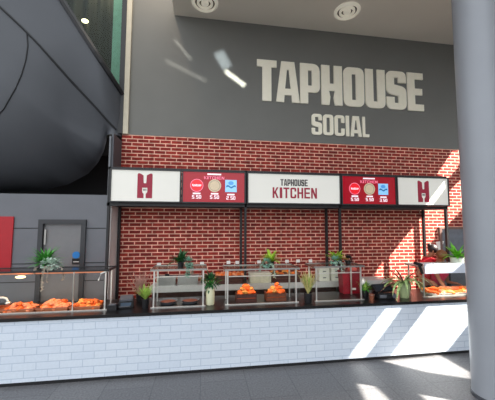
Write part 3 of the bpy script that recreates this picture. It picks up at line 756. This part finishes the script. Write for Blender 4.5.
# payment terminals
c = at(125, 306, 4.86)
t = thing('payment_terminal', 'black card terminal with a grey printer top, left of the grass pot', 'till', (c.x, 4.95, CT), rz=.15)
MB().bx(-.11, .11, -.10, .14, 0, .11, bev=.012).build('printer_body', BLACKP, t)
MB().box((0, -.02, .135), (.19, .16, .03), Matrix.Rotation(.25, 3, 'X'), bev=.006).build('printer_lid', GREYP, t)
MB().box((-.0, -.105, .06), (.15, .012, .05)).build('front_display', SCREENOFF, t)
MB().box((-.02, -.112, .03), (.16, .012, .012)).build('paper_slot', GREYP, t)
c = at(111, 311, 4.72)
t = thing('napkin_holder', 'small black napkin box between the left display and the card terminal', 'holder', (c.x, 4.80, CT))
MB().bx(-.07, .07, -.06, .06, 0, .075, bev=.006).build('box', BLACKP, t)
MB().bx(-.05, .05, -.04, .04, .075, .085).build('napkins', GREYP, t)
c = at(387, 301, 4.8)
t = thing('till_terminal', 'black till with a tilted screen left of the spiky plant pot', 'till', (c.x, 4.88, CT), rz=-.1)
MB().bx(-.17, .17, -.12, .14, 0, .10, bev=.02).build('base', BLACKP, t)
MB().box((-.03, .0, .17), (.33, .2, .03), Matrix.Rotation(.5, 3, 'X') @ Matrix.Rotation(-.12, 3, 'Y'), bev=.008).build('screen', BLACKP, t)
MB().box((-.03, -.012, .178), (.27, .15, .012), Matrix.Rotation(.5, 3, 'X') @ Matrix.Rotation(-.12, 3, 'Y')).build('display_glass', mat('till_glass', (40, 44, 52), .08), t)
MB().tube([(.12, -.13, .055), (.12, .0, .055)], .04, 16).build('paper_roll', GREYP, t)
MB().tube([(-.0, .06, .09), (-.02, .05, .16)], .03, 10).build('screen_stand', BLACKP, t)
MB().box((-.08, -.125, .05), (.12, .01, .05)).build('key_panel', GREYP, t)
c = at(370, 301, 4.8)
t = thing('copper_tumbler', 'small copper tumbler left of the black till', 'cup', (c.x-.0, 4.74, CT))
MB().lathe([(.035, .0), (.045, .1), (.041, .1), (.032, .012), (.001, .012)], 20, cap=False).lathe([(.001, 0.001), (.035, 0.001)], 20, cap=False).build('cup', COPPER, t, True)
MB().lathe([(.046, .092), (.048, .1), (.044, .1)], 20, cap=False).build('lip', CHROME, t, True)
# ladle at the far left
c = at(4, 301, 4.90)
t = thing('serving_ladle', 'curved white ladle handle rising from the food at the left picture edge', 'ladle', (c.x, 4.92, CT+.09))
MB().tube([(-.22, .0, .10), (-.12, 0, .115), (-.03, 0, .115), (.02, 0, .10), (.04, 0, .06)], .014, 10).build('handle', WHITE, t, True)
MB().ball((.045, 0, .035), .04, (1, 1, .6)).build('scoop', CHROME, t, True)

# ================================================================== PLANTS
def pot(t, r0, r1, h, m):
    MB().lathe([(r0, 0), (r0*1.02, .005), (r1, h), (r1*1.06, h), (r1*1.06, h*.9+.004), (r1*.9, h), (r1*.88, h*.9)], 20, cap=False).lathe([(.0005, .001), (r0, .001)], 20, cap=False).build('pot', m, t, True)
    MB().lathe([(.0005, h*.91), (r1*.89, h*.9)], 20, cap=False).build('soil', SOIL, t)
def fronds(t, z, n, L, w, m, spread=1.0, droop=.6, name='foliage', lo=.3, seed=1, off=(0, 0)):
    rs = random.Random(seed); mb = MB()
    for k in range(n):
        a = 2*math.pi*k/n + rs.uniform(-.3, .3); e = rs.uniform(lo, 1)
        s = spread*(1.25-e)
        mb.leaf((off[0]+.012*math.cos(a), off[1]+.012*math.sin(a), z), (math.cos(a)*s, math.sin(a)*s, e), L*rs.uniform(.7, 1.1), w*rs.uniform(.8, 1.2), droop*rs.uniform(.6, 1.3))
    return mb.build(name, m, t)
def bushy(t, c, rad, n, L, w, m, name='foliage', seed=1, sc=(1, 1, 1)):
    rs = random.Random(seed); mb = MB()
    for k in range(n):
        d = Vector((rs.gauss(0, 1), rs.gauss(0, 1), rs.gauss(.25, 1))).normalized(); q = rs.uniform(.2, 1)**.5
        p = Vector(c) + Vector((d.x*sc[0], d.y*sc[1], d.z*sc[2]))*rad*q*.75
        mb.leaf(p, d+Vector((0, 0, .3)), L*rs.uniform(.7, 1.2), w, rs.uniform(.2, .9), n=3)
    return mb.build(name, m, t)
def trailing(t, starts, m, w=.014, name='trailing_stem', seed=1):
    rs = random.Random(seed)
    for (p, dirv, L) in starts:
        mb = MB(); pts = []; pos = Vector(p); d = Vector(dirv).normalized()
        for k in range(9):
            pts.append(pos.copy()); pos = pos + d*L/8; d = (d*.55+Vector((0, 0, -.5))).normalized()
        mb.tube(pts, .004, 5)
        for q in pts[1:]:
            for j in range(4):
                a = rs.uniform(0, 6.28); mb.leaf(q, (math.cos(a), math.sin(a), rs.uniform(-.4, .5)), .035*rs.uniform(.7, 1.3), w, .3, n=3)
        mb.build(name, m, t)
def topz(g): return max((Vector(ch.bound_box[6])).z for ch in g.children if ch.name.startswith('top_shelf')) + CT
bpy.context.view_layer.update()
ZL_, Z1, Z2, Z3, Z4 = [topz(g_) + .001 for g_ in (GL, G1, G2, G3, G4)]
# left fern + silver trailer
x = at(47, 265, 5.04).x
t = thing('potted_fern', 'bright green fern in a black pot on top of the left display', 'plant', (x-.03, 5.05, ZL_))
pot(t, .05, .065, .09, BLACKP); fronds(t, .08, 80, .30, .02, GREEN, 1.0, .6, seed=3, lo=.15)
x = at(50, 268, 4.90).x
t = thing('trailing_plant', 'silvery trailing plant hanging down the front of the left display', 'plant', (x, 4.895, ZL_))
pot(t, .04, .05, .05, WHITEP); bushy(t, (0, 0, .08), .15, 170, .055, .018, SILVER, seed=4, sc=(1.2, .6, .6))
trailing(t, [((-.02, -.06, .07), (0, -1, 0), .36), ((.0, -.06, .07), (.0, -1, .0), .40), ((.03, -.06, .06), (.05, -1, 0), .26), ((-.15, -.03, .05), (-1, -.3, 0), .12), ((.14, -.03, .04), (1, -.2, 0), .22)], mat('leaf_silver_pink', (176, 166, 150), .6, var=.3, scale=25), .012, seed=5)
# dried pink grass + green grass pot
x = at(139, 300, 5.25).x
t = thing('dried_grass', 'pale pink dried grass in a low dark pot behind the card terminal', 'plant', (x, 5.28, CT))
pot(t, .05, .06, .1, BLACKP); fronds(t, .09, 60, .42, .007, PINKG, .55, .35, seed=6, lo=.55)
x = at(145, 304, 4.82).x
t = thing('potted_grass', 'lime green tufted grass in a black pot right of the card terminal', 'plant', (x, 4.84, CT))
pot(t, .05, .06, .14, BLACKP); fronds(t, .13, 110, .22, .006, GRASSY, .65, .3, seed=7, lo=.5)
# plants on the first display
x = at(180.5, 265, 5.0).x
t = thing('potted_plant', 'dark green leafy plant in a dark pot on top of the first glass display', 'plant', (x, 5.04, Z1))
pot(t, .045, .055, .09, BLACKP); fronds(t, .08, 40, .25, .03, DARKG, 1.0, .6, seed=8)
fronds(t, .085, 12, .17, .02, GREEN, .9, .5, name='young_leaves', seed=81)
x = at(188.5, 268, 4.9).x
t = thing('trailing_plant', 'grey green plant trailing over the front of the first glass display', 'plant', (x, 4.91, Z1))
pot(t, .035, .045, .06, BLACKP); bushy(t, (0, 0, .09), .09, 90, .05, .016, BLUEG, seed=9, sc=(.9, .7, 1.0))
trailing(t, [((-.02, -.05, .08), (-.1, -1, 0), .24), ((.02, -.05, .08), (.1, -1, .2), .22), ((.05, -.05, .08), (.2, -1, .3), .20), ((0, -.05, .08), (0, -1, .1), .26)], BLUEG, .016, seed=10)
# white vase
x = at(210.3, 301, 4.86).x
t = thing('vase', 'cream vase with a dark leafy plant between the first two glass displays', 'vase', (x, 4.88, CT))
MB().lathe([(.062, 0), (.068, .01), (.07, .2), (.064, .26), (.055, .285), (.049, .285), (.052, .25), (.052, .2)], 28, cap=False).lathe([(.0005, .001), (.062, .001)], 28, cap=False).build('vase_body', CREAMV, t, True)
bushy(t, (0, 0, .36), .13, 100, .10, .022, DARKG, seed=11, sc=(1.0, .8, .9)); fronds(t, .27, 16, .26, .018, GREEN, .7, .5, seed=12, name='tall_leaves')
# plants on the second display
x = at(271.5, 262, 5.05).x
t = thing('potted_plant', 'yellow green plant in the middle on top of the display with two crates', 'plant', (x, 5.08, Z2))
pot(t, .045, .055, .08, BLACKP); fronds(t, .07, 44, .25, .028, LIME, 1.0, .6, seed=13)
x = at(266, 266, 4.92).x
t = thing('trailing_plant', 'blue green succulent spreading on top of the display with two crates', 'plant', (x, 4.92, Z2))
pot(t, .04, .05, .05, GREYP); bushy(t, (0, 0, .07), .10, 100, .05, .018, BLUEG, seed=14, sc=(1.1, .7, .9))
trailing(t, [((.06, -.02, .06), (1, -.1, .1), .22), ((.05, -.04, .05), (1, -.4, .1), .26), ((-.06, -.03, .05), (-1, -.2, .1), .14)], SILVER, .016, seed=15)
# straw grass between displays two and three
x = at(308.5, 304, 4.75).x
t = thing('potted_grass', 'tall straw coloured grass in a dark pot between the second and third displays', 'plant', (x, 4.76, CT))
pot(t, .06, .068, .16, BLACKP); fronds(t, .15, 90, .36, .008, STRAW, .5, .3, seed=16, lo=.6); fronds(t, .15, 40, .30, .008, GRASSY, .5, .3, seed=17, lo=.6, name='green_blades')
# plants on the third display
x = at(336.5, 262, 5.05).x
t = thing('potted_plant', 'yellow green plant on top of the third glass display', 'plant', (x, 5.05, Z3))
pot(t, .045, .055, .08, BLACKP); fronds(t, .07, 40, .24, .028, LIME, 1.0, .6, seed=18)
x = at(335, 265, 4.9).x
t = thing('trailing_plant', 'blue green plant trailing over the front of the third glass display', 'plant', (x, 4.905, Z3))
pot(t, .04, .05, .06, GREYP); bushy(t, (0, 0, .08), .11, 100, .05, .018, BLUEG, seed=19, sc=(1.1, .7, .8))
trailing(t, [((.04, -.05, .07), (.6, -1, 0), .2), ((-.03, -.05, .07), (0, -1, .1), .16), ((.08, -.03, .05), (1, -.4, .1), .2)], SILVER, .016, seed=20)
x = at(349, 263, 5.0).x
t = thing('potted_plant', 'small dark bushy plant at the right on top of the third glass display', 'plant', (x, 5.03, Z3))
pot(t, .04, .05, .06, BLACKP); bushy(t, (0, 0, .085), .09, 90, .05, .016, mat('leaf_blackish', (40, 40, 36), .6, var=.5, scale=25), seed=21, sc=(1.2, .8, .7))
# white flower pot
x = at(366, 297, 4.95).x
t = thing('potted_flower', 'little pot plant with white blooms right of the third glass display', 'plant', (x, 4.97, CT))
pot(t, .05, .06, .11, BLACKP); bushy(t, (0, 0, .17), .10, 70, .06, .014, GREEN, seed=22); fronds(t, .11, 24, .22, .008, GRASSY, .5, .4, seed=23, name='thin_leaves')
MB().ball((-.05, -.03, .27), .03, jit=.15).ball((-.03, 0, .30), .02, jit=.15).ball((-.065, -.01, .235), .018, jit=.15).build('blooms', PETAL, t, True)
# spiky dracaena
x = at(406, 301, 4.80).x
t = thing('spider_plant', 'large spiky arching plant in a pale green pot right of the till', 'plant', (x, 4.84, CT))
pot(t, .075, .105, .26, PALEG)
rs = random.Random(5); mb = MB(); mp = MB()
for k in range(22):
    a = 2*math.pi*k/22+rs.uniform(-.15, .15)
    mb.leaf((.02*math.cos(a), .02*math.sin(a), .24), (math.cos(a)*.9, math.sin(a)*.6, rs.uniform(.3, 1.1)), rs.uniform(.44, .62), .034, rs.uniform(1.2, 2.2), n=8)
mb.build('green_leaves', VARIEG, t)
for (dx, dz, L, dr) in [(-1, .95, .50, .2), (-1, .55, .46, .7), (-1, .25, .48, .7), (.25, 1.1, .36, .5), (.6, .9, .34, .6), (-.4, .7, .36, .5), (-1, .05, .36, .9)]:
    mp.leaf((.0, 0, .25), (dx, -.15, dz), L*1.2, .026, dr, n=8)
mp.build('purple_leaves', PURPLE, t)
# bright plant on the right display
x = at(458, 262, 5.0).x
t = thing('potted_plant', 'bright sunlit green plant in a white pot on top of the right end display', 'plant', (x, 5.02, Z4))
pot(t, .10, .12, .13, mat('white_pot', (226, 232, 216), .4)); fronds(t, .12, 48, .30, .03, BRIGHTG, 1.0, .6, seed=31)

# ================================================================== PEOPLE
def skin_mesh(name, chains, m, parent, sub=1):
    """chains: list of [(pos, radius), ...]; chains share vertices that coincide"""
    me = bpy.data.meshes.new(name); vs = []; rad = []; es = []; idx = {}
    def vid(p, r):
        k = tuple(round(c, 4) for c in p)
        if k not in idx: idx[k] = len(vs); vs.append(p); rad.append(r)
        return idx[k]
    for ch in chains:
        ids = [vid(tuple(p), r) for p, r in ch]
        es += list(zip(ids, ids[1:]))
    me.from_pydata(vs, es, [])
    o = bpy.data.objects.new(name, me); COL.objects.link(o)
    md = o.modifiers.new('skin', 'SKIN'); md.use_smooth_shade = True
    for i, d in enumerate(me.skin_vertices[0].data):
        r = rad[i]; d.radius = (r, r) if not isinstance(r, tuple) else r
        d.use_root = (i == 0)
    if sub: o.modifiers.new('sub', 'SUBSURF').levels = sub; o.modifiers['sub'].render_levels = sub
    bpy.context.view_layer.update()
    dg = bpy.context.evaluated_depsgraph_get()
    nm = bpy.data.meshes.new_from_object(o.evaluated_get(dg))
    bpy.data.objects.remove(o); bpy.data.meshes.remove(me)
    nm.materials.clear(); nm.materials.append(m); nm.name = name
    for p in nm.polygons: p.use_smooth = True
    o = bpy.data.objects.new(name, nm); COL.objects.link(o); o.parent = parent
    return o
def person(label, loc, J, hairm, shirtm, face):
    """J: joints relative to loc, on the floor between the feet"""
    t = thing('person', label, 'person', loc)
    V = {k: Vector(v) for k, v in J.items() if k != 'bun'}
    hd = V['head']; fd = Vector(face).normalized()
    sk = []
    sk.append([(V['pelvis'], .13), (V['waist'], .115), (V['chest'], .135), (V['neck'], .055), (hd+Vector((0, 0, -.05))-fd*.01, .075), (hd+Vector((0, 0, .03)), .088)])
    for s in 'lr':
        sh, el, wr = V['sh'+s], V['el'+s], V['wr'+s]
        dn = (wr-el).normalized(); pal = wr+dn*.05; side = dn.cross(fd).normalized() if abs(dn.dot(fd)) < .95 else Vector((1, 0, 0))
        sk.append([(V['chest'], .135), (sh, .058), (sh.lerp(el, .5), .047), (el, .04), (el.lerp(wr, .4), .036), (wr, .026), (pal, .034), (pal+dn*.03, .032)])
        k0 = pal+dn*.03
        for i, L in enumerate((.062, .075, .07, .055)):
            off = side*(i-1.5)*.018; b0 = k0+off+dn*.01
            sk.append([(k0, .032), (b0, .0095), (b0+dn*L*.5-fd*.0, .009), (b0+dn*L*.9+Vector((0, 0, -.012)), .007)])
        th = wr+dn*.02+side*.03
        sk.append([(wr, .026), (th, .012), (th+dn*.03+side*.015, .010), (th+dn*.055+side*.018, .008)])
        hp, kn, an = V['hip'+s], V['kn'+s], V['an'+s]
        sk.append([(V['pelvis'], .13), (hp, .085), (hp.lerp(kn, .5), .075), (kn, .056), (kn.lerp(an, .4), .054), (an, .038), (an+Vector((0, 0, -.03)), .035), (an+Vector((fd.x*.12, fd.y*.12, -.045)), .03)])
    skin_mesh('body', sk, SKIN_A, t)
    # face details in one head-fronting mesh, hair, clothing
    sx = fd.cross(Vector((0, 0, 1))).normalized(); up = sx.cross(fd)
    hc = hd + Vector((0, 0, .0))
    fm = MB()
    fm.ball(hc+fd*.095-up*.01, .016, (1, 1, 1.4)); fm.ball(hc+sx*.088-up*.01, .02, (.6, 1, 1.5)); fm.ball(hc-sx*.088-up*.01, .02, (.6, 1, 1.5))
    fm.build('nose_and_ears', SKIN_A, t, True)
    em = MB()
    for s_ in (-1, 1): em.ball(hc+fd*.084+sx*.032*s_+up*.015, .009)
    em.box(hc+fd*.088-up*.045, (.035, .012, .008)); em.build('eyes_and_mouth', EYEM, t, True)
    hm = MB(); hm.ball(hc-fd*.025+up*.03, .104, (1, 1, 1.0), 16, .04)
    if 'bun' in J: hm.ball(hc-fd*.115+up*.06, .045, jit=.05)
    hm.build('hair', hairm, t, True)
    sh = [[(V['pelvis']+Vector((0, 0, .02)), .145), (V['waist'], .13), (V['chest'], .15), (V['chest'].lerp(V['neck'], .7), .085)]]
    for s in 'lr': sh.append([(V['chest'], .15), (V['sh'+s], .073), (V['sh'+s].lerp(V['el'+s], .55), .062)])
    skin_mesh('shirt', sh, shirtm, t)
    tr = [[(V['pelvis']+Vector((0, 0, -.01)), .142), (V['pelvis']+Vector((0, 0, .05)), .138)]]
    for s in 'lr': tr.append([(V['pelvis']+Vector((0, 0, -.01)), .142), (V['hip'+s], .098), (V['kn'+s], .07), (V['an'+s]+Vector((0, 0, .02)), .055)])
    skin_mesh('trousers', tr, TROUS, t)
    return t
hA = at(433, 250.5, 5.72); LA = Vector((hA.x-.10, 5.84, FZ))
r_ = lambda p, L: p-L
person('person in a red polo with dark hair bending forward behind the right display', LA, dict(
    head=r_(hA, LA), neck=r_(hA, LA)+Vector((-.06, .05, -.13)), chest=r_(hA, LA)+Vector((-.10, .09, -.30)), waist=(-.02, .03, 1.08), pelvis=(0, .02, .93),
    shl=r_(at(424.5, 259.5, 5.78), LA), ell=(-.27, -.08, 1.13), wrl=(-.16, -.30, 1.02),
    shr=r_(hA, LA)+Vector((.07, .03, -.24)), elr=(.20, -.10, 1.10), wrr=(.12, -.3, 1.0),
    hipl=(-.09, .02, .86), knl=(-.10, -.01, .48), anl=(-.10, .03, .08), hipr=(.09, .02, .86), knr=(.10, -.01, .48), anr=(.10, .03, .08), bun=1),
    HAIRD, SHIRTR, (.65, -.5, -.55))
hB = at(441.5, 256.5, 5.55); LB = Vector((hB.x+.05, 5.80, FZ))
hand = at(447, 291, 5.12)
person('person in a pinkish red polo with brown hair reaching down into the right display', LB, dict(
    head=r_(hB, LB), neck=r_(hB, LB)+Vector((.0, .09, -.12)), chest=r_(at(440, 271, 5.56), LB), waist=(0, -.04, 1.0), pelvis=(0, .02, .90),
    shl=r_(at(440, 271, 5.56), LB)+Vector((-.15, -.03, .03)), ell=r_(at(439, 279, 5.38), LB), wrl=r_(hand, LB)+Vector((-.03, .03, .06)),
    shr=r_(at(440, 271, 5.56), LB)+Vector((.13, .02, .03)), elr=(.15, -.16, .98), wrr=(.14, -.36, .99),
    hipl=(-.09, .02, .83), knl=(-.10, -.03, .46), anl=(-.10, .03, .08), hipr=(.09, .02, .83), knr=(.10, -.03, .46), anr=(.10, .03, .08)),
    HAIRB, SHIRTP, (-.1, -.7, -.7))

# ================================================================== LIGHT
w = bpy.data.worlds.new('world'); SC.world = w; w.use_nodes = True
nt = w.node_tree; bg = nt.nodes['Background']
bg.inputs['Strength'].default_value = 2.0
tc = nt.nodes.new('ShaderNodeTexCoord'); sp = nt.nodes.new('ShaderNodeSeparateXYZ'); rp = nt.nodes.new('ShaderNodeValToRGB')
mr = nt.nodes.new('ShaderNodeMapRange'); mr.inputs['From Min'].default_value = -1
nt.links.new(tc.outputs['Generated'], sp.inputs[0]); nt.links.new(sp.outputs['Z'], mr.inputs['Value']); nt.links.new(mr.outputs[0], rp.inputs['Fac'])
rp.color_ramp.elements[0].position = .46; rp.color_ramp.elements[0].color = (.06, .06, .06, 1)
rp.color_ramp.elements[1].position = .52; rp.color_ramp.elements[1].color = (.92, .96, 1.0, 1)
nt.links.new(rp.outputs[0], bg.inputs['Color'])
sd = bpy.data.lights.new('sun', 'SUN'); sd.energy = 32; sd.angle = math.radians(.5); sd.color = (1, .93, .82)
so = bpy.data.objects.new('sun', sd); COL.objects.link(so); so.rotation_euler = SUN.to_track_quat('-Z', 'Y').to_euler(); so.location = (12, -2, 8)
def glint(name, px, py, lpx, wpx, ang, e, col=(1, 1, 1), soft=2.0):
    """imitates a narrow reflected glint on the upper wall with an added collimated lamp"""
    c = at(px, py, W); s_ = 6.2/292
    ld = bpy.data.lights.new(name, 'AREA'); ld.shape = 'RECTANGLE'; ld.size = lpx*s_; ld.size_y = wpx*s_; ld.energy = e; ld.color = col
    ld.spread = math.radians(soft)
    o = bpy.data.objects.new(name, ld); COL.objects.link(o); o.location = (c.x, W-1.6, c.z)
    d = Vector((0, 1, 0)); q = d.to_track_quat('-Z', 'X')
    base = Matrix(((math.cos(ang), 0, math.sin(ang)), (0, 1, 0), (0, 0, 1)))
    ex = Vector((math.cos(ang), 0, math.sin(ang))); ez = -d; ey = ez.cross(ex)
    mm = Matrix.Identity(4)
    for i in range(3): mm[i][0] = ex[i]; mm[i][1] = ey[i]; mm[i][2] = ez[i]; mm[i][3] = o.location[i]
    o.matrix_world = mm
glint('glint_lamp', 223, 60, 19, 11, -1.05, .55, (.8, .93, 1), 5)  # added lamps out of view, standing in for reflected streaks of sun
glint('glint_lamp', 235, 78.5, 25, 5, -.6, 1.1, (1, 1, .86), 3)
glint('glint_lamp', 183, 50, 26, 2.2, -.85, .10, (1, .98, .9), 3)
glint('glint_lamp', 186, 71, 44, 4, -.42, .16, (1, .98, .9), 4)
# warm wash at the top left of the upper wall
wl = bpy.data.lights.new('wall_washer', 'SPOT'); wl.energy = 130; wl.spot_size = math.radians(70); wl.spot_blend = 1; wl.color = (1, .78, .55); wl.shadow_soft_size = .1
wo = bpy.data.objects.new('wall_washer', wl); COL.objects.link(wo); wo.location = (at(152, 10, W).x, W-.8, 8.2)
wo.rotation_euler = (Vector((at(152, 10, W).x, W, 6.2))-wo.location).to_track_quat('-Z', 'Y').to_euler()

def heat_or_fill_light(g_, dx, L, e, col=(1, .62, .38)):  # heat lamp in the left display, added fill lamps in the others
    h = max(v[2] for ch in g_.children if ch.name.startswith('top_shelf') for v in ch.bound_box)
    ld = bpy.data.lights.new('heat_or_fill_lamp', 'AREA'); ld.shape = 'RECTANGLE'; ld.size = L; ld.size_y = .12; ld.energy = e; ld.color = col
    o = bpy.data.objects.new('heat_or_fill_lamp', ld); COL.objects.link(o); o.location = (g_.location.x+dx, g_.location.y+.17, CT+h-.09)
heat_or_fill_light(GL, .55, 1.7, 8)
heat_or_fill_light(G2, 0, 1.0, 3)
heat_or_fill_light(G1, 0, .7, 2, (1, .9, .75))
heat_or_fill_light(G4, -.75, .7, 4, (1, .92, .85))  # added fill to brighten the shirts behind this display
heat_or_fill_light(G3, 0, .7, 2.5, (1, .9, .75))
